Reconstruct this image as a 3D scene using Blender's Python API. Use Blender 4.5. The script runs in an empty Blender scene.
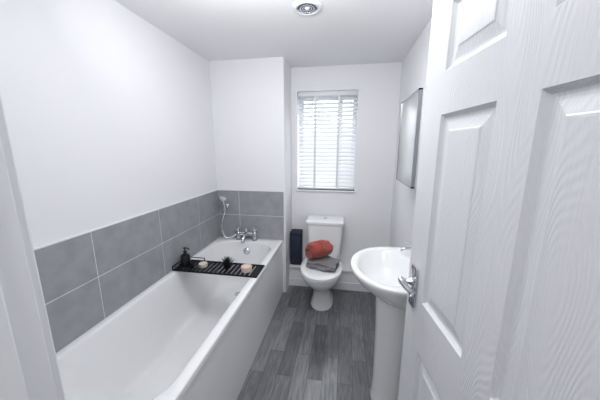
import bpy, bmesh, math
from mathutils import Vector, Matrix, noise
from math import sin, cos, pi, radians

scene = bpy.context.scene
COL = scene.collection
try:
    scene.view_settings.view_transform = 'Standard'
    scene.view_settings.look = 'None'
except Exception:
    pass

# ------------------------------------------------------------------ materials
def new_mat(name):
    m = bpy.data.materials.new(name)
    m.use_nodes = True
    nt = m.node_tree
    b = nt.nodes['Principled BSDF']
    return m, nt, b

def simple(name, col, rough=0.5, metal=0.0, spec=0.5, bump=0.0, bscale=60.0, var=0.0, coat=0.0, sheen=0.0, stretch=(1,1,1), dist=0.002):
    m, nt, b = new_mat(name)
    b.inputs['Base Color'].default_value = (*col, 1)
    b.inputs['Roughness'].default_value = rough
    b.inputs['Metallic'].default_value = metal
    b.inputs['Specular IOR Level'].default_value = spec
    b.inputs['Coat Weight'].default_value = coat
    b.inputs['Sheen Weight'].default_value = sheen
    tc = nt.nodes.new('ShaderNodeTexCoord')
    mp = nt.nodes.new('ShaderNodeMapping')
    mp.inputs['Scale'].default_value = stretch
    nt.links.new(tc.outputs['Object'], mp.inputs['Vector'])
    n = nt.nodes.new('ShaderNodeTexNoise')
    n.inputs['Scale'].default_value = bscale
    n.inputs['Detail'].default_value = 4
    nt.links.new(mp.outputs[0], n.inputs['Vector'])
    if bump > 0:
        bp = nt.nodes.new('ShaderNodeBump')
        bp.inputs['Strength'].default_value = bump
        bp.inputs['Distance'].default_value = dist
        nt.links.new(n.outputs['Fac'], bp.inputs['Height'])
        nt.links.new(bp.outputs[0], b.inputs['Normal'])
    if var > 0:
        r = nt.nodes.new('ShaderNodeValToRGB')
        r.color_ramp.elements[0].position = 0.3
        r.color_ramp.elements[1].position = 0.7
        r.color_ramp.elements[0].color = (*[c*(1-var) for c in col], 1)
        r.color_ramp.elements[1].color = (*[min(1, c*(1+var)) for c in col], 1)
        nt.links.new(n.outputs['Fac'], r.inputs[0])
        nt.links.new(r.outputs[0], b.inputs['Base Color'])
    return m

M_wall = simple('wall_paint', (0.82, 0.825, 0.850), 0.6, spec=0.25, bump=0.05, bscale=150)
M_ceil = simple('ceiling_paint', (0.86, 0.865, 0.883), 0.7, spec=0.2, bump=0.04, bscale=150)
M_trim = simple('gloss_trim', (0.80, 0.81, 0.835), 0.35, spec=0.4)
M_cer = simple('ceramic', (0.86, 0.87, 0.88), 0.12, spec=0.5, coat=0.3)
M_acr = simple('acrylic_bath', (0.87, 0.877, 0.893), 0.07, spec=0.6, coat=0.6)
M_panel = simple('bath_panel_acrylic', (0.88, 0.885, 0.90), 0.22, spec=0.5)
M_chrome = simple('chrome', (0.68, 0.69, 0.72), 0.1, metal=1.0)
M_black = simple('black_metal', (0.006, 0.006, 0.009), 0.45, spec=0.3, bump=0.1)
M_blackgl = simple('black_gloss', (0.006, 0.006, 0.009), 0.3, spec=0.4)
M_tile = simple('grey_tile', (0.325, 0.335, 0.352), 0.32, spec=0.4, var=0.09, bscale=12, bump=0.05)
M_grout = simple('grout', (0.72, 0.73, 0.74), 0.8)
M_navy = simple('navy_fabric', (0.018, 0.027, 0.055), 0.8, bump=0.4, bscale=300, var=0.2)
M_rust = simple('rust_towelling', (0.35, 0.072, 0.056), 0.95, spec=0.1, bump=1.0, bscale=130, var=0.35, sheen=0.3, dist=0.006)
M_greyt = simple('grey_towelling', (0.23, 0.225, 0.235), 0.95, spec=0.1, bump=1.0, bscale=130, var=0.35, sheen=0.3, dist=0.006)
M_upvc = simple('upvc', (0.85, 0.86, 0.88), 0.3)
M_pink = simple('blush_wax', (0.78, 0.60, 0.54), 0.5)
M_cream = simple('cream_wax', (0.75, 0.70, 0.63), 0.5)
M_dark = simple('dark_recess', (0.12, 0.12, 0.13), 0.4)
M_mirror = simple('mirror', (0.72, 0.72, 0.715), 0.30, metal=1.0)
M_edge = simple('dark_chrome', (0.38, 0.38, 0.39), 0.2, metal=1.0)
M_hall = simple('hall_paint', (0.70, 0.70, 0.71), 0.7)

m, nt, b = new_mat('blind_slat')
b.inputs['Base Color'].default_value = (0.93, 0.94, 0.955, 1); b.inputs['Roughness'].default_value = 0.4
tl = nt.nodes.new('ShaderNodeBsdfTranslucent'); tl.inputs[0].default_value = (0.90, 0.93, 0.96, 1)
mx = nt.nodes.new('ShaderNodeMixShader'); mx.inputs[0].default_value = 0.28
nt.links.new(b.outputs[0], mx.inputs[1]); nt.links.new(tl.outputs[0], mx.inputs[2])
nt.links.new(mx.outputs[0], nt.nodes['Material Output'].inputs['Surface'])
M_slat = m

m, nt, b = new_mat('window_glass')
tr = nt.nodes.new('ShaderNodeBsdfTransparent'); gl = nt.nodes.new('ShaderNodeBsdfGlossy')
gl.inputs['Roughness'].default_value = 0.02
mx = nt.nodes.new('ShaderNodeMixShader'); mx.inputs[0].default_value = 0.05
nt.links.new(tr.outputs[0], mx.inputs[1]); nt.links.new(gl.outputs[0], mx.inputs[2])
nt.links.new(mx.outputs[0], nt.nodes['Material Output'].inputs['Surface'])
M_glass = m

m, nt, b = new_mat('lamp_lens')
b.inputs['Base Color'].default_value = (0.8, 0.82, 0.85, 1)
b.inputs['Roughness'].default_value = 0.15
b.inputs['Emission Color'].default_value = (1, 1, 1, 1)
b.inputs['Emission Strength'].default_value = 0.2
M_lens = m

# embossed woodgrain door
m, nt, b = new_mat('door_paint_woodgrain')
b.inputs['Base Color'].default_value = (0.75, 0.76, 0.79, 1)
b.inputs['Roughness'].default_value = 0.36
tc = nt.nodes.new('ShaderNodeTexCoord'); mp = nt.nodes.new('ShaderNodeMapping')
mp.inputs['Scale'].default_value = (1.0, 1.0, 0.19)
nt.links.new(tc.outputs['Object'], mp.inputs['Vector'])
nf = nt.nodes.new('ShaderNodeTexNoise'); nf.inputs['Scale'].default_value = 6.5; nf.inputs['Detail'].default_value = 1.5; nf.inputs['Roughness'].default_value = 0.35
nt.links.new(mp.outputs[0], nf.inputs['Vector'])
m1 = nt.nodes.new('ShaderNodeMath'); m1.operation = 'MULTIPLY'; m1.inputs[1].default_value = 400.0
nt.links.new(nf.outputs['Fac'], m1.inputs[0])
m2 = nt.nodes.new('ShaderNodeMath'); m2.operation = 'SINE'
nt.links.new(m1.outputs[0], m2.inputs[0])
mp2 = nt.nodes.new('ShaderNodeMapping'); mp2.inputs['Scale'].default_value = (260, 260, 14)
nt.links.new(tc.outputs['Object'], mp2.inputs['Vector'])
nz = nt.nodes.new('ShaderNodeTexNoise'); nz.inputs['Scale'].default_value = 1.0
nt.links.new(mp2.outputs[0], nz.inputs['Vector'])
m3 = nt.nodes.new('ShaderNodeMath'); m3.operation = 'MULTIPLY_ADD'; m3.inputs[1].default_value = 0.38
nt.links.new(m2.outputs[0], m3.inputs[0]); nt.links.new(nz.outputs['Fac'], m3.inputs[2])
bp = nt.nodes.new('ShaderNodeBump'); bp.inputs['Strength'].default_value = 0.62; bp.inputs['Distance'].default_value = 0.0008
nt.links.new(m3.outputs[0], bp.inputs['Height']); nt.links.new(bp.outputs[0], b.inputs['Normal'])
M_door = m

# vinyl plank floor
m, nt, b = new_mat('grey_wood_vinyl')
b.inputs['Roughness'].default_value = 0.30
b.inputs['Specular IOR Level'].default_value = 0.5
tc = nt.nodes.new('ShaderNodeTexCoord')
sp = nt.nodes.new('ShaderNodeSeparateXYZ'); cb = nt.nodes.new('ShaderNodeCombineXYZ')
nt.links.new(tc.outputs['Object'], sp.inputs[0])
nt.links.new(sp.outputs['Y'], cb.inputs['X']); nt.links.new(sp.outputs['X'], cb.inputs['Y'])
br = nt.nodes.new('ShaderNodeTexBrick')
br.inputs['Scale'].default_value = 1; br.inputs['Brick Width'].default_value = 0.55
br.inputs['Row Height'].default_value = 0.100; br.inputs['Mortar Size'].default_value = 0.0012
br.inputs['Color1'].default_value = (0, 0, 0, 1); br.inputs['Color2'].default_value = (1, 1, 1, 1)
br.inputs['Mortar'].default_value = (0.2, 0.2, 0.2, 1); br.offset = 0.37; br.offset_frequency = 2
nt.links.new(cb.outputs[0], br.inputs['Vector'])
mp = nt.nodes.new('ShaderNodeMapping'); mp.inputs['Scale'].default_value = (2.6, 22, 1)
nt.links.new(cb.outputs[0], mp.inputs['Vector'])
n1 = nt.nodes.new('ShaderNodeTexNoise'); n1.inputs['Scale'].default_value = 1.7; n1.inputs['Detail'].default_value = 6; n1.inputs['Distortion'].default_value = 1.6
vm = nt.nodes.new('ShaderNodeVectorMath'); vm.operation = 'MULTIPLY_ADD'
nt.links.new(br.outputs['Color'], vm.inputs[0]); vm.inputs[1].default_value = (13, 7, 3)
nt.links.new(mp.outputs[0], vm.inputs[2]); nt.links.new(vm.outputs[0], n1.inputs['Vector'])
mixv = nt.nodes.new('ShaderNodeMix'); mixv.data_type = 'FLOAT'; mixv.inputs[0].default_value = 0.30
nt.links.new(n1.outputs['Fac'], mixv.inputs[2]); nt.links.new(br.outputs['Color'], mixv.inputs[3])
rp = nt.nodes.new('ShaderNodeValToRGB')
rp.color_ramp.elements[0].position = 0.24; rp.color_ramp.elements[0].color = (0.070, 0.073, 0.082, 1)
rp.color_ramp.elements[1].position = 0.75; rp.color_ramp.elements[1].color = (0.27, 0.273, 0.285, 1)
e = rp.color_ramp.elements.new(0.48); e.color = (0.145, 0.148, 0.160, 1)
nt.links.new(mixv.outputs[0], rp.inputs[0])
mm = nt.nodes.new('ShaderNodeMix'); mm.data_type = 'RGBA'
nt.links.new(br.outputs['Fac'], mm.inputs[0]); nt.links.new(rp.outputs[0], mm.inputs[6])
mm.inputs[7].default_value = (0.035, 0.037, 0.042, 1)
nt.links.new(mm.outputs[2], b.inputs['Base Color'])
M_floor = m

# ------------------------------------------------------------------ helpers
def finish(bm, name, mat, origin=(0, 0, 0), parent=None, smooth=False, mats=None):
    o = Vector(origin)
    bmesh.ops.recalc_face_normals(bm, faces=bm.faces)
    for v in bm.verts: v.co -= o
    me = bpy.data.meshes.new(name)
    bm.to_mesh(me); bm.free()
    for mt in (mats or [mat]): me.materials.append(mt)
    if smooth:
        me.polygons.foreach_set('use_smooth', [True]*len(me.polygons))
        try: me.set_sharp_from_angle(angle=radians(40))
        except Exception: pass
    ob = bpy.data.objects.new(name, me)
    COL.objects.link(ob)
    if parent is not None:
        ob.parent = parent
        ob.location = o - Vector(parent.get('_o', (0, 0, 0)))
    else:
        ob.location = o
    return ob

def thing(name, label, category, loc):
    e = bpy.data.objects.new(name, None)
    e.empty_display_size = 0.05
    COL.objects.link(e)
    e.location = loc
    e['_o'] = tuple(loc)
    e['label'] = label; e['category'] = category
    return e

def bbox(bm, x0, x1, y0, y1, z0, z1, mi=0, bev=0.0, seg=2):
    r = bmesh.ops.create_cube(bm, size=1)
    vs = r['verts']
    for v in vs:
        v.co = Vector((x0 if v.co.x < 0 else x1, y0 if v.co.y < 0 else y1, z0 if v.co.z < 0 else z1))
    fs = set(f for v in vs for f in v.link_faces)
    for f in fs: f.material_index = mi
    if bev > 0:
        es = list(set(e for v in vs for e in v.link_edges))
        bmesh.ops.bevel(bm, geom=es, offset=bev, segments=seg, affect='EDGES', profile=0.5)

def box(name, mat, x0, x1, y0, y1, z0, z1, parent=None, bev=0.0, seg=2, origin=None, kind=None):
    bm = bmesh.new()
    bbox(bm, x0, x1, y0, y1, z0, z1, 0, bev, seg)
    if origin is None:
        origin = parent['_o'] if parent is not None else ((x0+x1)/2, (y0+y1)/2, z0)
    o = finish(bm, name, mat, origin, parent, smooth=bev > 0)
    if kind: o['kind'] = kind
    return o

def loft(bm, rings, cap0=True, cap1=True, mi=0, closed=True):
    R = [[bm.verts.new(p) for p in r] for r in rings]
    n = len(R[0])
    for a, b2 in zip(R[:-1], R[1:]):
        for i in range(n if closed else n-1):
            j = (i+1) % n
            f = bm.faces.new((a[i], a[j], b2[j], b2[i])); f.material_index = mi
    if cap0: f = bm.faces.new(R[0][::-1]); f.material_index = mi
    if cap1: f = bm.faces.new(R[-1]); f.material_index = mi
    return R

def rrect(x0, x1, y0, y1, z, r, k=8):
    out = []
    for cx, cy, a0 in ((x1-r, y1-r, 0), (x0+r, y1-r, pi/2), (x0+r, y0+r, pi), (x1-r, y0+r, 1.5*pi)):
        for i in range(k+1):
            a = a0+pi/2*i/k
            out.append(Vector((cx+r*cos(a), cy+r*sin(a), z)))
    return out

def lathe(bm, prof, c, axis='Z', n=28, mi=0, cap0=True, cap1=True):
    rings = []
    for r, h in prof:
        ring = []
        for i in range(n):
            a = 2*pi*i/n
            if axis == 'Z': p = Vector((r*cos(a), r*sin(a), h))
            elif axis == 'X': p = Vector((h, r*cos(a), r*sin(a)))
            else: p = Vector((r*cos(a), h, r*sin(a)))
            ring.append(p+Vector(c))
        rings.append(ring)
    loft(bm, rings, cap0, cap1, mi)

def smooth_path(pts, sub=8):
    P = [Vector(p) for p in pts]
    out = []
    for i in range(len(P)-1):
        p0 = P[max(i-1, 0)]; p1 = P[i]; p2 = P[i+1]; p3 = P[min(i+2, len(P)-1)]
        for j in range(sub):
            t = j/sub
            out.append(0.5*((2*p1)+(-p0+p2)*t+(2*p0-5*p1+4*p2-p3)*t*t+(-p0+3*p1-3*p2+p3)*t**3))
    out.append(P[-1])
    return out

def tube(bm, pts, rad, n=10, mi=0, sub=8, smoothp=True, rads=None):
    P = smooth_path(pts, sub) if smoothp else [Vector(p) for p in pts]
    up = Vector((0.13, 0.21, 0.97)).normalized()
    rings = []
    N = None
    for i, p in enumerate(P):
        t = (P[min(i+1, len(P)-1)]-P[max(i-1, 0)]).normalized()
        if N is None:
            N = t.cross(up)
            if N.length < 1e-3: N = t.cross(Vector((1, 0, 0)))
            N.normalize()
        else:
            N = (N-t*N.dot(t)).normalized()
        B = t.cross(N)
        r = rad if rads is None else rads[0]+(rads[1]-rads[0])*i/(len(P)-1)
        rings.append([p+N*r*cos(2*pi*k/n)+B*r*sin(2*pi*k/n) for k in range(n)])
    loft(bm, rings, True, True, mi)

def struct(o, label=None):
    o['kind'] = 'structure'
    return o

# ------------------------------------------------------------------ dimensions
XL, XR = -1.275, 0.505
YN, YB = 2.45, 2.78      # nib wall, window wall
YD0, YD1 = 0.12, 0.256   # doorway wall
ZC = 2.295
NX = -0.565
DX0, DX1 = -0.41, 0.385   # doorway opening
WX0, WX1, WZ0, WZ1 = -0.50, 0.112, 1.055, 2.065

struct(box('floor', M_floor, XL-0.1, XR+0.1, -1.1, YB+0.25, -0.05, 0.0, origin=(0, 0, 0)))
struct(box('ceiling', M_ceil, XL-0.1, XR+0.1, YD0, YB+0.25, ZC, ZC+0.05, origin=(0, 0, ZC)))
struct(box('wall_left', M_wall, XL-0.1, XL, YD0, YB+0.25, 0, ZC))
struct(box('wall_right', M_wall, XR, XR+0.1, YD0, YB+0.25, 0, ZC))
struct(box('wall_nib', M_wall, XL, NX, YN, YB+0.25, 0, ZC))
bm = bmesh.new()
bbox(bm, NX, WX0, YB, YB+0.25, 0, ZC); bbox(bm, WX1, XR, YB, YB+0.25, 0, ZC)
bbox(bm, WX0, WX1, YB, YB+0.25, 0, WZ0); bbox(bm, WX0, WX1, YB, YB+0.25, WZ1, ZC)
struct(finish(bm, 'wall_back', M_wall, (0, YB, 0)))
bm = bmesh.new()
bbox(bm, XL, DX0-0.03, YD0, YD1, 0, ZC); bbox(bm, DX1+0.03, XR, YD0, YD1, 0, ZC)
bbox(bm, DX0-0.03, DX1+0.03, YD0, YD1, 2.04, ZC)
struct(finish(bm, 'wall_front', M_wall, (0, YD0, 0)))
# unseen landing outside the doorway, enclosed to keep world light out
bm = bmesh.new()
bbox(bm, XL-0.1, XL, -1.1, YD0, 0, ZC); bbox(bm, XR, XR+0.1, -1.1, YD0, 0, ZC)
bbox(bm, XL-0.1, XR+0.1, -1.2, -1.1, 0, ZC)
struct(finish(bm, 'wall_landing', M_hall, (0, -1.1, 0)))
struct(box('ceiling_landing', M_ceil, XL-0.1, XR+0.1, -1.2, YD0, ZC, ZC+0.05))
# door lining with stop
bm = bmesh.new()
bbox(bm, DX0-0.03, DX0, YD0-0.01, YD1+0.002, 0, 2.04, bev=0.002); bbox(bm, DX1, DX1+0.03, YD0-0.01, YD1+0.002, 0, 2.04)
bbox(bm, DX0, DX1, YD0-0.01, YD1+0.002, 2.01, 2.04)
bbox(bm, DX0, DX0+0.014, YD0+0.03, 0.220, 0, 2.01, bev=0.003); bbox(bm, DX1-0.012, DX1, YD0+0.03, 0.165, 0, 2.01)
struct(finish(bm, 'trim_1', M_trim, (DX0, YD0, 0)))
bm = bmesh.new()
bbox(bm, DX0-0.075, DX0-0.008, YD1+0.002, YD1+0.017, 0, 2.07, bev=0.003)
bbox(bm, DX0-0.075, DX1+0.075, YD1+0.002, YD1+0.017, 2.015, 2.08, bev=0.003)
struct(finish(bm, 'trim_2', M_trim, (DX0, YD1, 0)))
# boxed-in ledge with overhanging top board and skirting
bm = bmesh.new()
bbox(bm, NX, XR, 2.612, YB, 0, 0.215)
bbox(bm, NX, XR, 2.588, YB, 0.215, 0.235, bev=0.003)
bbox(bm, NX, XR-0.016, 2.600, 2.612, 0, 0.085, bev=0.003)
struct(finish(bm, 'trim_3', M_trim, (0, 2.7, 0)))
struct(box('baseboard_right', M_trim, XR-0.015, XR, YD1, 2.60, 0, 0.095))
struct(box('trim_4', M_trim, WX0-0.012, WX1+0.012, YB-0.02, YB+0.16, WZ0-0.018, WZ0, bev=0.004))

# tiled splashback (two runs)
def tiles(name, axis, joints, z0, zj, z1, plane):
    bm = bmesh.new()
    g = 0.0022
    a0, a1 = joints[0], joints[-1]
    if axis == 'Y': bbox(bm, plane, plane+0.0075, a0, a1, z0, z1, 1)
    else: bbox(bm, a0, a1, plane-0.0075, plane, z0, z1, 1)
    for s, t in zip(joints[:-1], joints[1:]):
        for za, zb in ((z0, zj), (zj, z1)):
            if axis == 'Y': bbox(bm, plane+0.001, plane+0.009, s+g, t-g, za+g, zb-g, 0, 0.0008, 1)
            else: bbox(bm, s+g, t-g, plane-0.009, plane-0.001, za+g, zb-g, 0, 0.0008, 1)
    if axis == 'Y': bbox(bm, plane, plane+0.011, a0, a1, z1, z1+0.006, 2)
    else: bbox(bm, a0, a1, plane-0.011, plane, z1, z1+0.006, 2)
    o = finish(bm, name, None, (0, 0, 0), mats=[M_tile, M_grout, M_trim])
    return struct(o)
tiles('trim_5', 'Y', [0.275, 0.577, 1.075, 1.573, 2.07, YN-0.009], 0.575, 0.83, 1.08, XL)
tiles('trim_6', 'X', [XL+0.0, -1.04, NX-0.012], 0.575, 0.83, 1.08, YN)

# ------------------------------------------------------------------ window
bm = bmesh.new()
fy0, fy1 = YB+0.15, YB+0.21
fw = 0.045
bbox(bm, WX0, WX0+fw, fy0, fy1, WZ0, WZ1, bev=0.004); bbox(bm, WX1-fw, WX1, fy0, fy1, WZ0, WZ1, bev=0.004)
bbox(bm, WX0+fw, WX1-fw, fy0, fy1, WZ0, WZ0+fw, bev=0.004); bbox(bm, WX0+fw, WX1-fw, fy0, fy1, WZ1-fw, WZ1, bev=0.004)
mxw = -0.06
bbox(bm, mxw-0.025, mxw+0.025, fy0, fy1, WZ0+fw, WZ1-fw, bev=0.004)
win = struct(finish(bm, 'window_1', M_upvc, (0, YB+0.18, WZ0)))
win['_o'] = (0, YB+0.18, WZ0)
box('glass_pane', M_glass, WX0+fw, WX1-fw, YB+0.183, YB+0.187, WZ0+fw, WZ1-fw, parent=win)

# blind
bl = thing('venetian_blind', 'white venetian blind with ladder tapes hanging in the window recess', 'blind', (-0.185, YB+0.04, WZ0+0.005))
box('headrail', M_slat, WX0+0.006, WX1-0.006, YB+0.006, YB+0.066, WZ1-0.048, WZ1-0.003, parent=bl, bev=0.003)
box('bottom_rail', M_slat, WX0+0.008, WX1-0.008, YB+0.015, YB+0.065, WZ0+0.008, WZ0+0.026, parent=bl, bev=0.004)
bm = bmesh.new()
ns = 23
yc = YB+0.04
for i in range(ns):
    z = WZ0+0.054+i*(WZ1-0.078-WZ0-0.054)/(ns-1)
    a = radians(40)
    prof = []
    for k in range(7):
        t = -0.025+0.050*k/6
        prof.append((t, 0.0025*(1-(t/0.025)**2)))
    ring = [(p[0], p[1]+0.0014) for p in prof]+[(p[0], p[1]-0.0014) for p in prof[::-1]]
    def pr(x, q):
        return Vector((x, yc+q[0]*cos(a)-q[1]*sin(a), z+q[0]*sin(a)+q[1]*cos(a)))
    loft(bm, [[pr(WX0+0.008, q) for q in ring], [pr(WX1-0.008, q) for q in ring]])
finish(bm, 'slats', M_slat, bl['_o'], bl, smooth=True)
for x in (-0.315, -0.075):
    bm = bmesh.new()
    bbox(bm, x-0.011, x+0.011, yc-0.0270, yc-0.026, WZ0+0.026, WZ1-0.048)
    bbox(bm, x-0.011, x+0.011, yc+0.026, yc+0.0268, WZ0+0.026, WZ1-0.048)
    finish(bm, 'ladder_tape', M_trim, bl['_o'], bl)
bm = bmesh.new()
tube(bm, [(WX0+0.045, YB+0.004, WZ1-0.04), (WX0+0.045, YB+0.004, 1.6), (WX0+0.047, YB+0.004, 1.25)], 0.0015, n=6)
lathe(bm, [(0.002, 0), (0.006, -0.01), (0.007, -0.03), (0.003, -0.035)], (WX0+0.047, YB+0.004, 1.25), n=12)
finish(bm, 'pull_cord', M_slat, bl['_o'], bl, smooth=True)

# ------------------------------------------------------------------ door
DW, DT, DH = 0.788, 0.038, 1.985
hinge = Vector((0.377, 0.205, 0.006))
ang = math.atan2(0.76, -0.096)   # direction hinge->free edge
def build_door_face(bm, y, sgn):
    xs = [0, 0.088, 0.319, 0.425, 0.660, DW]
    zs = [0, 0.20, 0.79, 0.975, 1.59, 1.71, 1.885, DH]
    def V(x, z, d): return bm.verts.new((x, y-sgn*d, z))
    for i in range(5):
        for j in range(7):
            x0, x1, z0, z1 = xs[i], xs[i+1], zs[j], zs[j+1]
            if i in (1, 3) and j in (1, 3, 5):
                prev = None
                for ins, d in ((0, 0), (0.004, 0.005), (0.010, 0.0105), (0.016, 0.0115), (0.022, 0.011), (0.046, 0.005), (0.049, 0.003), (0.053, 0.0025)):
                    r = [V(x0+ins, z0+ins, d), V(x1-ins, z0+ins, d), V(x1-ins, z1-ins, d), V(x0+ins, z1-ins, d)]
                    if prev:
                        for k in range(4):
                            bm.faces.new((prev[k], prev[(k+1) % 4], r[(k+1) % 4], r[k]))
                    prev = r
                bm.faces.new(prev)
            else:
                bm.faces.new((V(x0, z0, 0), V(x1, z0, 0), V(x1, z1, 0), V(x0, z1, 0)))
bm = bmesh.new()
build_door_face(bm, DT/2, 1)
build_door_face(bm, -DT/2, -1)
for a, b2 in (((0, 0), (DW, 0)), ((DW, 0), (DW, DH)), ((DW, DH), (0, DH)), ((0, DH), (0, 0))):
    bm.faces.new([bm.verts.new(p) for p in ((a[0], -DT/2, a[1]), (b2[0], -DT/2, b2[1]), (b2[0], DT/2, b2[1]), (a[0], DT/2, a[1]))])
bmesh.ops.remove_doubles(bm, verts=bm.verts, dist=0.00001)
door = finish(bm, 'door_1', M_door)
door['kind'] = 'structure'
door['_o'] = (0, 0, 0)
door.location = hinge
door.rotation_euler = (0, 0, ang)
for sg, nm in ((1, 'lever_handle'), (-1, 'lever_handle')):
    y0 = sg*DT/2
    hx = DW-0.060; hz = 1.02
    bm = bmesh.new()
    ya, yb = sorted((y0, y0+sg*0.010))
    bbox(bm, hx-0.023, hx+0.023, ya, yb, hz-0.095, hz+0.060, bev=0.003)
    lathe(bm, [(0.015, 0), (0.015, sg*0.012), (0.010, sg*0.018), (0.010, sg*0.046)], (hx, y0+sg*0.006, hz), axis='Y')
    tube(bm, [(hx+0.014, y0+sg*0.045, hz), (hx, y0+sg*0.049, hz+0.001), (hx-0.03, y0+sg*0.050, hz+0.004), (hx-0.06, y0+sg*0.046, hz+0.002), (hx-0.082, y0+sg*0.040, hz+0.003)], 0.009, n=12, rads=(0.012, 0.009))
    lathe(bm, [(0.009, 0), (0.009, sg*0.008)], (hx, y0+sg*0.007, hz-0.06), axis='Y', n=16)
    lathe(bm, [(0.0035, 0), (0.003, sg*0.002)], (hx, y0+sg*0.0095, hz+0.045), axis='Y', n=10)
    h = finish(bm, nm, M_chrome, (0, 0, 0), door, smooth=True)
    h['label'] = 'chrome lever handle on a rectangular backplate'
box('latch_plate', M_chrome, DW, DW+0.0015, -0.011, 0.011, 0.94, 1.06, parent=door)
for hzc in (0.25, 1.0, 1.75):
    bm = bmesh.new()
    lathe(bm, [(0.006, -0.045), (0.006, 0.045)], (-0.006, -DT/2+0.002, hzc), n=12)
    finish(bm, 'hinge', M_chrome, (0, 0, 0), door, smooth=True)

# ------------------------------------------------------------------ bath
BX0, BX1, BY0, BY1, BZ = XL+0.004, -0.590, 0.57, YN-0.004, 0.585
bath = thing('bathtub', 'white acrylic bath with plain side panel set against grey tiles', 'bathtub', ((BX0+BX1)/2, (BY0+BY1)/2, 0))
bm = bmesh.new()
ix0, ix1, iy0, iy1 = BX0+0.048, BX1-0.055, BY0+0.065, BY1-0.115
K = 10
def rr(x0, x1, y0, y1, z, r): return rrect(x0, x1, y0, y1, z, r, K)
rings = [rr(BX0+0.02, BX1-0.012, BY0+0.012, BY1-0.01, 0.552, 0.012),
         rr(BX0, BX1, BY0, BY1, 0.549, 0.012),
         rr(BX0, BX1, BY0, BY1, 0.577, 0.012),
         rr(BX0+0.002, BX1-0.002, BY0+0.002, BY1-0.002, 0.583, 0.012),
         rr(BX0+0.006, BX1-0.006, BY0+0.006, BY1-0.006, BZ, 0.014),
         rr(ix0-0.006, ix1+0.006, iy0-0.006, iy1+0.006, BZ-0.0005, 0.17),
         rr(ix0-0.002, ix1+0.002, iy0-0.002, iy1+0.002, BZ-0.003, 0.17),
         rr(ix0, ix1, iy0, iy1, BZ-0.010, 0.17),
         rr(ix0+0.004, ix1-0.004, iy0+0.012, iy1-0.004, BZ-0.04, 0.17),
         rr(ix0+0.018, ix1-0.018, iy0+0.075, iy1-0.014, 0.45, 0.165),
         rr(ix0+0.035, ix1-0.035, iy0+0.16, iy1-0.03, 0.33, 0.16),
         rr(ix0+0.055, ix1-0.055, iy0+0.24, iy1-0.05, 0.24, 0.15),
         rr(ix0+0.075, ix1-0.075, iy0+0.29, iy1-0.07, 0.20, 0.13),
         rr(ix0+0.11, ix1-0.11, iy0+0.34, iy1-0.10, 0.178, 0.11),
         rr(ix0+0.16, ix1-0.16, iy0+0.42, iy1-0.16, 0.170, 0.07)]
loft(bm, rings, False, True)
o = finish(bm, 'tub_shell', M_acr, bath['_o'], bath, smooth=True)
o.data.set_sharp_from_angle(angle=radians(75))
bm = bmesh.new()
bbox(bm, BX1-0.022, BX1-0.008, BY0+0.012, BY1, 0.0, 0.549, bev=0.002)
bbox(bm, BX0, BX1-0.022, BY0+0.012, BY0+0.026, 0.0, 0.549, bev=0.002)
finish(bm, 'side_panel', M_panel, bath['_o'], bath)
bm = bmesh.new()
lathe(bm, [(0.034, 0.0), (0.034, -0.006), (0.028, -0.012), (0.010, -0.013), (0.008, -0.02), (0.001, -0.021)], (-0.935, iy1-0.008, 0.49), axis='Y')
finish(bm, 'overflow', M_chrome, bath['_o'], bath, smooth=True)
bm = bmesh.new()
lathe(bm, [(0.035, 0.0), (0.034, 0.003), (0.028, 0.004), (0.026, 0.001), (0.001, 0.001)], (-0.935, iy1-0.26, 0.171), axis='Z')
finish(bm, 'waste', M_chrome, bath['_o'], bath, smooth=True)

# bath shower mixer on the rim
cxm, cym = -0.955, BY1-0.055
mixr = thing('bath_shower_mixer', 'chrome deck-mounted bath mixer tap with shower hose on the bath rim', 'tap', (cxm, cym, BZ))
bm = bmesh.new()
for sx in (-0.085, 0.085):
    lathe(bm, [(0.030, 0), (0.030, 0.006), (0.019, 0.012), (0.018, 0.044), (0.024, 0.051), (0.024, 0.080), (0.019, 0.086)], (cxm+sx, cym, BZ))
tube(bm, [(cxm-0.085, cym, BZ+0.065), (cxm+0.085, cym, BZ+0.065)], 0.018, n=16, smoothp=False)
finish(bm, 'tap_body', M_chrome, mixr['_o'], mixr, smooth=True)
for sx in (-0.085, 0.085):
    bm = bmesh.new()
    lathe(bm, [(0.011, 0.0), (0.011, 0.008), (0.022, 0.012), (0.024, 0.022), (0.023, 0.048), (0.016, 0.054)], (cxm+sx, cym, BZ+0.086))
    tube(bm, [(cxm+sx-0.031, cym, BZ+0.118), (cxm+sx+0.031, cym, BZ+0.118)], 0.007, n=10, smoothp=False)
    tube(bm, [(cxm+sx, cym-0.031, BZ+0.118), (cxm+sx, cym+0.031, BZ+0.118)], 0.007, n=10, smoothp=False)
    finish(bm, 'tap_handle', M_chrome, mixr['_o'], mixr, smooth=True)
bm = bmesh.new()
tube(bm, [(cxm, cym, BZ+0.065), (cxm, cym-0.045, BZ+0.064), (cxm, cym-0.085, BZ+0.048), (cxm, cym-0.105, BZ+0.018), (cxm, cym-0.108, BZ+0.004)], 0.018, n=14, rads=(0.020, 0.016))
finish(bm, 'spout', M_chrome, mixr['_o'], mixr, smooth=True)
bm = bmesh.new()
lathe(bm, [(0.013, 0), (0.013, 0.02), (0.016, 0.024), (0.016, 0.045), (0.009, 0.050)], (cxm, cym, BZ+0.078))
finish(bm, 'diverter', M_chrome, mixr['_o'], mixr, smooth=True)
M_hose = simple('hose_chrome', (0.74, 0.75, 0.78), 0.18, metal=1.0)
hx_, hy_ = -1.175, YN-0.035
bm = bmesh.new()
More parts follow.
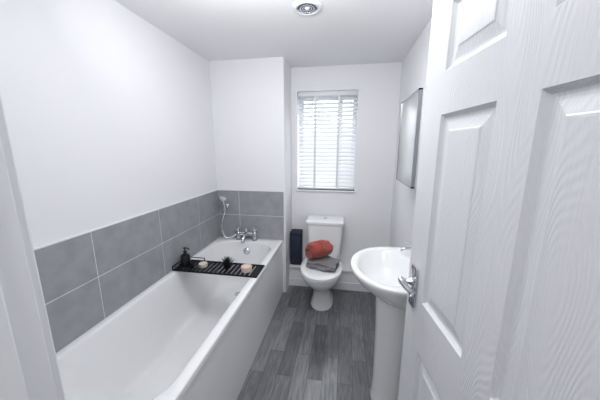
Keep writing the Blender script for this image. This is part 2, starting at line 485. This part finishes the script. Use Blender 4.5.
tube(bm, [(cxm-0.02, cym+0.014, BZ+0.060), (cxm-0.06, cym+0.030, BZ+0.055), (cxm-0.11, cym+0.020, BZ+0.050), (cxm-0.155, cym-0.01, BZ+0.022), (cxm-0.21, cym-0.03, BZ+0.022),
          (cxm-0.250, cym-0.03, BZ+0.10), (cxm-0.242, cym-0.03, BZ+0.19), (cxm-0.225, cym-0.018, BZ+0.25), (hx_+0.0, hy_-0.020, 0.862)], 0.0085, n=8, sub=10)
finish(bm, 'shower_hose', M_hose, mixr['_o'], mixr, smooth=True)

sh = thing('shower_handset', 'chrome handheld shower head in a wall bracket above the bath', 'shower head', (hx_, hy_, 0.86))
bm = bmesh.new()
tube(bm, [(hx_, hy_-0.022, 0.872), (hx_, hy_-0.027, 0.91), (hx_, hy_-0.036, 0.96), (hx_, hy_-0.052, 0.998)], 0.011, n=12, rads=(0.012, 0.015))
d = Vector((0.25, -0.72, -0.62)).normalized()
c = Vector((hx_, hy_-0.06, 1.005))
X = Vector((1, 0, 0)); X = (X-d*X.dot(d)).normalized(); Yv = d.cross(X)
rg = []
for r, h in ((0.012, -0.018), (0.030, -0.012), (0.042, 0.0), (0.043, 0.010), (0.039, 0.013)):
    rg.append([c+d*h+X*r*cos(2*pi*k/24)+Yv*r*sin(2*pi*k/24) for k in range(24)])
loft(bm, rg)
finish(bm, 'shower_head', M_hose, sh['_o'], sh, smooth=True)
bm = bmesh.new()
lathe(bm, [(0.022, 0.0), (0.022, -0.006), (0.011, -0.012), (0.011, -0.022)], (hx_, YN-0.0095, 0.920), axis='Y', n=20)
lathe(bm, [(0.019, -0.014), (0.019, 0.014)], (hx_, hy_-0.027, 0.920), n=20)
finish(bm, 'wall_bracket', M_chrome, sh['_o'], sh, smooth=True)

# ------------------------------------------------------------------ bath caddy
CY0, CY1 = 1.645, 1.83
CZ = BZ+0.0005
cad = thing('bath_caddy', 'black slatted metal bath rack resting across the bath', 'bath rack', (-0.925, 1.74, CZ))
bm = bmesh.new()
x0c, x1c = -1.262, -0.593
for y in (CY0, CY1):
    bbox(bm, x0c, x1c, y-0.005, y+0.005, CZ, CZ+0.012, bev=0.0015, seg=1)
    bbox(bm, x0c, x0c+0.16, y-0.003, y+0.003, CZ+0.030, CZ+0.036, bev=0.0015, seg=1)
    for x in (x0c+0.003, x0c+0.16):
        bbox(bm, x-0.003, x+0.003, y-0.003, y+0.003, CZ+0.008, CZ+0.034)
bbox(bm, x0c, x0c+0.006, CY0, CY1, CZ+0.030, CZ+0.036)
bbox(bm, x0c, x0c+0.035, CY0, CY1, CZ, CZ+0.008, bev=0.002); bbox(bm, x1c-0.035, x1c, CY0, CY1, CZ, CZ+0.008, bev=0.002)
finish(bm, 'rack_frame', M_black, cad['_o'], cad)
bm = bmesh.new()
nsl = 17
for i in range(nsl):
    x = x0c+0.050+i*(x1c-x0c-0.10)/(nsl-1)
    bbox(bm, x-0.0140, x+0.0140, CY0, CY1, CZ+0.001, CZ+0.006)
finish(bm, 'rack_slats', M_black, cad['_o'], cad)
TZ = CZ+0.0065

SX, SY, SZ = -1.205, 1.735, TZ+0.002
sd = thing('soap_dispenser', 'matt black soap dispenser bottle with pump on the bath rack', 'soap dispenser', (SX, SY, SZ))
bm = bmesh.new()
lathe(bm, [(0.032, 0), (0.036, 0.004), (0.036, 0.075), (0.030, 0.090), (0.013, 0.098), (0.013, 0.106)], (SX, SY, SZ))
finish(bm, 'bottle', M_blackgl, sd['_o'], sd, smooth=True)
bm = bmesh.new()
lathe(bm, [(0.014, 0.106), (0.014, 0.120), (0.005, 0.122), (0.005, 0.138), (0.012, 0.140), (0.012, 0.148)], (SX, SY, SZ), n=16)
tube(bm, [(SX, SY, SZ+0.145), (SX+0.03, SY-0.01, SZ+0.145), (SX+0.045, SY-0.015, SZ+0.137)], 0.005, n=8)
finish(bm, 'pump', M_blackgl, sd['_o'], sd, smooth=True)

def jar(name, label, cat, x, y, r, h, mat, inner):
    t = thing(name, label, cat, (x, y, TZ))
    bm = bmesh.new()
    lathe(bm, [(r*0.9, 0), (r, 0.004), (r, h), (r-0.003, h), (r-0.004, h*0.7)], (x, y, TZ), cap1=False)
    finish(bm, 'jar', mat, t['_o'], t, smooth=True)
    bm = bmesh.new()
    lathe(bm, [(r-0.0045, h*0.25), (r-0.0045, h*0.82), (0.002, h*0.84)], (x, y, TZ))
    tube(bm, [(x, y, TZ+h*0.84), (x+0.001, y, TZ+h*1.05)], 0.001, n=5, smoothp=False)
    finish(bm, 'wax', inner, t['_o'], t, smooth=True)
    return t
jar('candle', 'small cream candle in a pale jar on the bath rack', 'candle', -1.06, 1.735, 0.032, 0.030, M_cream, M_cream)
jar('candle', 'pale blush candle on the bath rack', 'candle', -0.70, 1.725, 0.040, 0.040, M_pink, M_pink)
jar('candle', 'small black candle jar on the bath rack', 'candle', -1.135, 1.70, 0.020, 0.028, M_blackgl, M_black)

px, py = -0.865, 1.745
pl = thing('artificial_plant', 'small dark spiky succulent in a black pot on the bath rack', 'plant', (px, py, TZ))
bm = bmesh.new()
lathe(bm, [(0.020, 0), (0.026, 0.003), (0.031, 0.032), (0.028, 0.032), (0.026, 0.026)], (px, py, TZ))
finish(bm, 'pot', M_blackgl, pl['_o'], pl, smooth=True)
M_leaf = simple('dark_leaf', (0.010, 0.018, 0.020), 0.5, var=0.4, bscale=40)
bm = bmesh.new()
for i in range(34):
    a = i*2.399; el = radians(12+66*(i/34)); L = 0.072-0.014*(i/34)
    dv = Vector((cos(a)*cos(el), sin(a)*cos(el), sin(el)))
    base = Vector((px, py, TZ+0.026))
    side = dv.cross(Vector((0, 0, 1))).normalized()*0.006
    upn = side.cross(dv).normalized()*0.002
    rings = []
    for t, w in ((0, .5), (.35, 1), (.7, .7), (1, .06)):
        p = base+dv*L*t+Vector((0, 0, 0.010*t*t))
        rings.append([p+side*w, p+upn*w, p-side*w, p-upn*w])
    loft(bm, rings)
finish(bm, 'foliage', M_leaf, pl['_o'], pl)

# ------------------------------------------------------------------ toilet
TX = -0.178
toi = thing('toilet', 'white close-coupled ceramic toilet with closed lid against the wall', 'toilet', (TX, 2.35, 0))
def egg(yf, yb, hw, z, n=48, ym=None, p=2.0, pb=3.2):
    ym = ym if ym is not None else yf+hw*1.25
    out = []
    for i in range(n):
        a = 2*pi*i/n
        c_, s_ = cos(a), sin(a)
        if s_ < 0:
            x = hw*math.copysign(abs(c_)**(2/p), c_); y = ym-(ym-yf)*abs(s_)**(2/p)
        else:
            x = hw*math.copysign(abs(c_)**(2/pb), c_); y = ym+(yb-ym)*abs(s_)**(2/pb)
        out.append(Vector((TX+x, y, z)))
    return out
bm = bmesh.new()
rings = [egg(2.185, 2.56, 0.104, 0.0), egg(2.183, 2.56, 0.106, 0.012), egg(2.195, 2.56, 0.094, 0.03), egg(2.20, 2.56, 0.084, 0.10), egg(2.195, 2.56, 0.081, 0.16),
         egg(2.17, 2.56, 0.088, 0.20), egg(2.11, 2.565, 0.112, 0.25), egg(2.045, 2.57, 0.142, 0.30), egg(2.0, 2.58, 0.163, 0.345), egg(1.982, 2.58, 0.174, 0.375), egg(1.978, 2.58, 0.178, 0.395), egg(1.985, 2.58, 0.172, 0.402)]
loft(bm, rings)
finish(bm, 'toilet_bowl', M_cer, toi['_o'], toi, smooth=True)
bm = bmesh.new()
loft(bm, [egg(1.975, 2.46, 0.179, 0.4035), egg(1.968, 2.465, 0.184, 0.408), egg(1.968, 2.465, 0.184, 0.416), egg(1.974, 2.46, 0.180, 0.4205)])
finish(bm, 'toilet_seat', M_cer, toi['_o'], toi, smooth=True)
bm = bmesh.new()
loft(bm, [egg(1.972, 2.465, 0.181, 0.4215), egg(1.966, 2.47, 0.186, 0.426), egg(1.967, 2.47, 0.185, 0.433), egg(1.978, 2.462, 0.176, 0.4395), egg(2.03, 2.44, 0.14, 0.443), egg(2.12, 2.36, 0.06, 0.444)])
finish(bm, 'toilet_lid', M_cer, toi['_o'], toi, smooth=True)
bm = bmesh.new()
def cis(hx, y0, y1, z, r=0.035): return rrect(TX-hx, TX+hx, y0, y1, z, r, 6)
loft(bm, [cis(0.10, 2.53, 2.58, 0.403, .02), cis(0.155, 2.535, 2.735, 0.408), cis(0.160, 2.53, 2.74, 0.43), cis(0.172, 2.522, 2.745, 0.60), cis(0.180, 2.52, 2.75, 0.735)])
finish(bm, 'cistern', M_cer, toi['_o'], toi, smooth=True)
bm = bmesh.new()
zc_ = 0.735
loft(bm, [cis(0.182, 2.519, 2.752, zc_+0.0005), cis(0.192, 2.508, 2.758, zc_+0.007), cis(0.194, 2.506, 2.759, zc_+0.030), cis(0.186, 2.515, 2.752, zc_+0.041), cis(0.15, 2.55, 2.72, zc_+0.045, .03)])
finish(bm, 'cistern_lid', M_cer, toi['_o'], toi, smooth=True)
bm = bmesh.new()
lathe(bm, [(0.022, 0), (0.022, 0.004), (0.018, 0.007), (0.001, 0.0075)], (TX, 2.635, zc_+0.045))
finish(bm, 'flush_button', M_chrome, toi['_o'], toi, smooth=True)

# ------------------------------------------------------------------ towels
def ribbon(bm, path, th, w0, w1, mapf, nseg=26, jit=0.003, seed=0, fr=18, fine=0.28):
    P = [Vector((p[0], p[1])) for p in path]
    L, R = [], []
    for i, p in enumerate(P):
        t = (P[min(i+1, len(P)-1)]-P[max(i-1, 0)]).normalized()
        n = Vector((-t.y, t.x))
        L.append(p+n*th/2); R.append(p-n*th/2)
    e1 = (P[-1]-P[-2]).normalized()*th*0.35; e0 = (P[0]-P[1]).normalized()*th*0.35
    prof = L+[P[-1]+e1]+R[::-1]+[P[0]+e0]
    rings = []
    for k in range(nseg+1):
        w = w0+(w1-w0)*k/nseg
        ring = []
        for q in prof:
            v = mapf(q.x, q.y, w)
            d_ = noise.noise_vector(v*fr+Vector((seed, 0, 0)))*jit+noise.noise_vector(v*fr*3+Vector((seed, 5, 0)))*jit*fine
            ring.append(v+d_)
        rings.append(ring)
    loft(bm, rings)

gx, gy, gz = TX+0.012, 2.215, 0.4475
path = []
lay = 0.020
hw = 0.098
for l in range(3):
    z = lay*(l+0.5)
    xs_ = [-hw+2*hw*k/14 for k in range(15)]
    if l % 2: xs_ = xs_[::-1]
    for xx in xs_: path.append((xx, z))
    if l < 2:
        s_ = 1 if l % 2 == 0 else -1
        for k in range(1, 6):
            a = -pi/2+pi*k/6
            path.append((s_*hw+s_*cos(a)*lay*0.5, z+lay*0.5+sin(a)*lay*0.5))
bm = bmesh.new()
rot = radians(-12)
def mg(a, b_, w):
    x, y = w, -a
    k = 1-0.18*(abs(w)/0.14)**3
    return Vector((gx+x*cos(rot)-y*k*sin(rot), gy+x*sin(rot)+y*k*cos(rot), gz+0.003+b_*(1-0.35*((x/0.15)**2))))
ribbon(bm, path, lay*0.78, -0.135, 0.140, mg, jit=0.017, seed=3, fr=15, fine=0.24)
ztop = 0.508
for v in bm.verts: v.co.z = min(max(v.co.z, 0.4455), ztop)
t1 = finish(bm, 'folded_towel', M_greyt, (gx, gy, gz), smooth=True)
t1['label'] = 'grey towel loosely folded on the toilet lid'; t1['category'] = 'towel'; t1['group'] = 'towels on the toilet'
path = []
turns = 2.65; r0, r1 = 0.016, 0.084
n = 110
for i in range(n+1):
    t = i/n
    a = turns*2*pi*t
    r = r0+(r1-r0)*t
    path.append((r*cos(-a-0.7)*1.04, r*sin(-a-0.7)*0.90))
bm = bmesh.new()
rx, ry, rz = TX-0.028, 2.245, ztop+0.084
rot2 = radians(36)
def mr(a, b_, w):
    x, y = w, a
    k = 1-0.22*(w/0.11)**2
    y *= k; b2_ = b_*k-0.016*(1-k)
    return Vector((rx+x*cos(rot2)-y*sin(rot2), ry+x*sin(rot2)+y*cos(rot2), rz+b2_))
ribbon(bm, path, 0.0225, -0.114, 0.110, mr, jit=0.014, seed=9, fr=18, fine=0.4)
for v in bm.verts: v.co.z = max(v.co.z, ztop+0.0015)
t2 = finish(bm, 'rolled_towel', M_rust, (rx, ry, ztop+0.0015), smooth=True)
t2['label'] = 'rust red towel rolled up on the grey towel'; t2['category'] = 'towel'; t2['group'] = 'towels on the toilet'

# ------------------------------------------------------------------ navy box
nb = thing('storage_box', 'tall navy blue fabric box standing on the white boxed-in ledge', 'box', (-0.495, 2.69, 0.2355))
box('box_body', M_navy, -0.552, -0.437, 2.625, 2.755, 0.2355, 0.57, parent=nb, bev=0.006)
box('box_lid', M_navy, -0.554, -0.435, 2.623, 2.757, 0.572, 0.61, parent=nb, bev=0.006)

# ------------------------------------------------------------------ basin
BCY = 1.40
bas = thing('pedestal_basin', 'white ceramic washbasin on a full pedestal fixed to the wall', 'washbasin', (0.33, BCY, 0))
bm = bmesh.new()
def dsh(xf, xb, hw, z, n=56, xm=None, p=2.1, pb=4.0):
    xm = xm if xm is not None else xb-(xb-xf)*0.42
    out = []
    for i in range(n):
        a = 2*pi*i/n
        c_, s_ = cos(a), sin(a)
        y = hw*math.copysign(abs(s_)**(2/(p if c_ < 0 else pb)), s_)
        if c_ < 0: x = xm-(xm-xf)*abs(c_)**(2/p)
        else: x = xm+(xb-xm)*abs(c_)**(2/pb)
        out.append(Vector((x, BCY+y, z)))
    return out
xb = XR-0.002
def ring_e(cx, rx_, ry_, z): return [Vector((cx+rx_*cos(2*pi*i/56), BCY+ry_*sin(2*pi*i/56), z)) for i in range(56)]
rings = [dsh(0.255, xb, 0.115, 0.655), dsh(0.235, xb, 0.130, 0.675), dsh(0.19, xb, 0.175, 0.715), dsh(0.135, xb, 0.220, 0.755), dsh(0.085, xb, 0.258, 0.80),
         dsh(0.058, xb, 0.279, 0.84), dsh(0.052, xb, 0.284, 0.858), dsh(0.056, xb, 0.281, 0.867), dsh(0.066, xb, 0.274, 0.870),
         ring_e(0.242, 0.158, 0.232, 0.868), ring_e(0.242, 0.150, 0.224, 0.862), ring_e(0.244, 0.142, 0.214, 0.845), ring_e(0.248, 0.128, 0.192, 0.80),
         ring_e(0.252, 0.105, 0.155, 0.755), ring_e(0.256, 0.07, 0.10, 0.728), ring_e(0.26, 0.022, 0.022, 0.722)]
loft(bm, rings, True, True)
o = finish(bm, 'basin', M_cer, bas['_o'], bas, smooth=True)
o.data.set_sharp_from_angle(angle=radians(80))
bm = bmesh.new()
def ped(xf, hw, z): return dsh(xf, 0.46, hw, z, xm=0.36, n=40, pb=2.6)
loft(bm, [ped(0.205, 0.128, 0.0), ped(0.205, 0.128, 0.02), ped(0.211, 0.124, 0.05), ped(0.213, 0.122, 0.15), ped(0.211, 0.122, 0.35), ped(0.208, 0.125, 0.52), ped(0.203, 0.130, 0.62), ped(0.201, 0.132, 0.69)])
finish(bm, 'pedestal', M_cer, bas['_o'], bas, smooth=True)
bm = bmesh.new()
lathe(bm, [(0.024, 0), (0.023, 0.003), (0.016, 0.003), (0.014, 0.0015), (0.001, 0.0015)], (0.26, BCY, 0.7225))
finish(bm, 'waste', M_chrome, bas['_o'], bas, smooth=True)
bm = bmesh.new()
lathe(bm, [(0.011, 0), (0.011, -0.004), (0.006, -0.005)], (0.372, BCY, 0.825), axis='X', n=16)
finish(bm, 'overflow', M_chrome, bas['_o'], bas, smooth=True)
for yy in (1.545, 1.255):
    tx = 0.428
    t = thing('pillar_tap', 'chrome pillar tap with lever on the washbasin', 'tap', (tx, yy, 0.8705))
    bm = bmesh.new()
    lathe(bm, [(0.022, 0), (0.022, 0.005), (0.014, 0.012), (0.013, 0.050), (0.015, 0.055)], (tx, yy, 0.8705))
    tube(bm, [(tx, yy, 0.903), (tx-0.025, yy, 0.915), (tx-0.06, yy, 0.912), (tx-0.08, yy, 0.898)], 0.010, n=12, rads=(0.010, 0.008))
    finish(bm, 'tap_body', M_chrome, t['_o'], t, smooth=True)
    bm = bmesh.new()
    lathe(bm, [(0.016, 0.056), (0.017, 0.072), (0.012, 0.079)], (tx, yy, 0.8705))
    tube(bm, [(tx, yy, 0.946), (tx-0.03, yy, 0.952), (tx-0.072, yy, 0.957)], 0.006, n=10, rads=(0.0075, 0.005))
    finish(bm, 'tap_lever', M_chrome, t['_o'], t, smooth=True)

# ------------------------------------------------------------------ mirror cabinet
mc = thing('mirror_cabinet', 'wall-mounted bathroom cabinet with mirrored door and chrome edging', 'mirror cabinet', (XR-0.06, 1.74, 1.27))
cy0, cy1, cz0, cz1 = 1.54, 1.98, 1.275, 1.81
box('cabinet_body', M_trim, XR-0.11, XR-0.001, cy0+0.005, cy1-0.005, cz0+0.005, cz1-0.005, parent=mc, bev=0.002)
box('mirror_door', M_mirror, XR-0.127, XR-0.111, cy0+0.008, cy1-0.008, cz0+0.008, cz1-0.008, parent=mc, bev=0.001)
bm = bmesh.new()
for a in ((cy0, cy0+0.012, cz0, cz1), (cy1-0.008, cy1, cz0, cz1), (cy0, cy1, cz0, cz0+0.008), (cy0, cy1, cz1-0.008, cz1)):
    bbox(bm, XR-0.130, XR-0.111, *a)
finish(bm, 'door_edging', M_edge, mc['_o'], mc)

# ------------------------------------------------------------------ ceiling light
lx, ly = -0.24, 1.66
dl = thing('ceiling_light', 'round white recessed ceiling light with silver inner rings', 'ceiling light', (lx, ly, ZC))
bm = bmesh.new()
lathe(bm, [(0.084, -0.0005), (0.083, -0.008), (0.074, -0.014), (0.066, -0.015), (0.063, -0.010), (0.062, -0.001)], (lx, ly, ZC), n=40, cap0=False, cap1=False)
finish(bm, 'bezel', M_trim, dl['_o'], dl, smooth=True)
bm = bmesh.new()
lathe(bm, [(0.0615, -0.002), (0.0615, -0.013), (0.058, -0.014), (0.054, -0.008), (0.053, -0.003)], (lx, ly, ZC), n=36, cap0=False, cap1=False)
for r in (0.043, 0.029):
    lathe(bm, [(r, -0.005), (r, -0.012), (r-0.006, -0.012), (r-0.006, -0.005)], (lx, ly, ZC), n=32, cap0=False, cap1=False)
finish(bm, 'inner_ring', M_chrome, dl['_o'], dl, smooth=True)
bm = bmesh.new()
lathe(bm, [(0.0525, -0.001), (0.0525, -0.004), (0.02, -0.0048), (0.001, -0.0048)], (lx, ly, ZC), n=32)
finish(bm, 'reflector', M_dark, dl['_o'], dl, smooth=True)
bm = bmesh.new()
lathe(bm, [(0.014, -0.005), (0.014, -0.011), (0.010, -0.014), (0.001, -0.015)], (lx, ly, ZC), n=24)
finish(bm, 'lens', M_lens, dl['_o'], dl, smooth=True)

# ------------------------------------------------------------------ world & lights
w = bpy.data.worlds.new('World'); scene.world = w
w.use_nodes = True
nt = w.node_tree
bg = nt.nodes['Background']
tc = nt.nodes.new('ShaderNodeTexCoord'); sp = nt.nodes.new('ShaderNodeSeparateXYZ')
rp = nt.nodes.new('ShaderNodeValToRGB')
nt.links.new(tc.outputs['Generated'], sp.inputs[0])
mr_ = nt.nodes.new('ShaderNodeMapRange'); mr_.inputs[1].default_value = -0.25; mr_.inputs[2].default_value = 0.25
nt.links.new(sp.outputs['Z'], mr_.inputs[0]); nt.links.new(mr_.outputs[0], rp.inputs[0])
rp.color_ramp.elements[0].position = 0.30; rp.color_ramp.elements[0].color = (0.125, 0.135, 0.145, 1)
rp.color_ramp.elements[1].position = 0.70; rp.color_ramp.elements[1].color = (0.94, 0.97, 1.0, 1)
e = rp.color_ramp.elements.new(0.46); e.color = (0.110, 0.124, 0.140, 1)
e = rp.color_ramp.elements.new(0.58); e.color = (0.17, 0.180, 0.188, 1)
nt.links.new(rp.outputs[0], bg.inputs[0])
bg.inputs[1].default_value = 7.4

def area(name, loc, rot, sx, sy, energy, col=(1, 1, 1)):
    l = bpy.data.lights.new(name, 'AREA'); l.shape = 'RECTANGLE'
    l.size = sx; l.size_y = sy; l.energy = energy; l.color = col
    o = bpy.data.objects.new(name, l); COL.objects.link(o)
    o.location = loc; o.rotation_euler = rot
    return o
p = area('window_portal', ((WX0+WX1)/2, YB+0.24, (WZ0+WZ1)/2), (radians(-90), 0, 0), WX1-WX0, WZ1-WZ0, 1)
p.data.cycles.is_portal = True
area('added_front_fill', (-0.35, 0.45, 2.02), (radians(128), 0, 0), 0.6, 0.3, 4.0)  # out-of-frame fill added to brighten the far ceiling and walls
area('added_ceiling_fill', (-0.35, 1.02, 2.08), (radians(122), 0, 0), 0.8, 0.10, 7.0)  # second hidden up-light, added to lift the ceiling brightness
area('added_room_fill', (-0.18, 1.25, ZC-0.02), (0, 0, 0), 0.5, 0.6, 9.6, (1.0, 1.0, 1.0))  # downward fill added out of view for the floor and bath panel
area('added_landing_fill', (-0.1, -0.5, ZC-0.02), (0, 0, 0), 0.4, 0.4, 9)  # unseen fill added behind the camera to lighten jamb and doorway

# ------------------------------------------------------------------ camera
cam = bpy.data.cameras.new('camera'); co = bpy.data.objects.new('camera', cam); COL.objects.link(co)
cam.sensor_width = 36; cam.lens = 260/600*36; cam.clip_start = 0.02
co.location = (0, 0, 1.5)
co.rotation_euler = (radians(90-11.3), 0, radians(9.63))
scene.camera = co
for ob in list(bpy.data.objects):
    if '_o' in ob: del ob['_o']
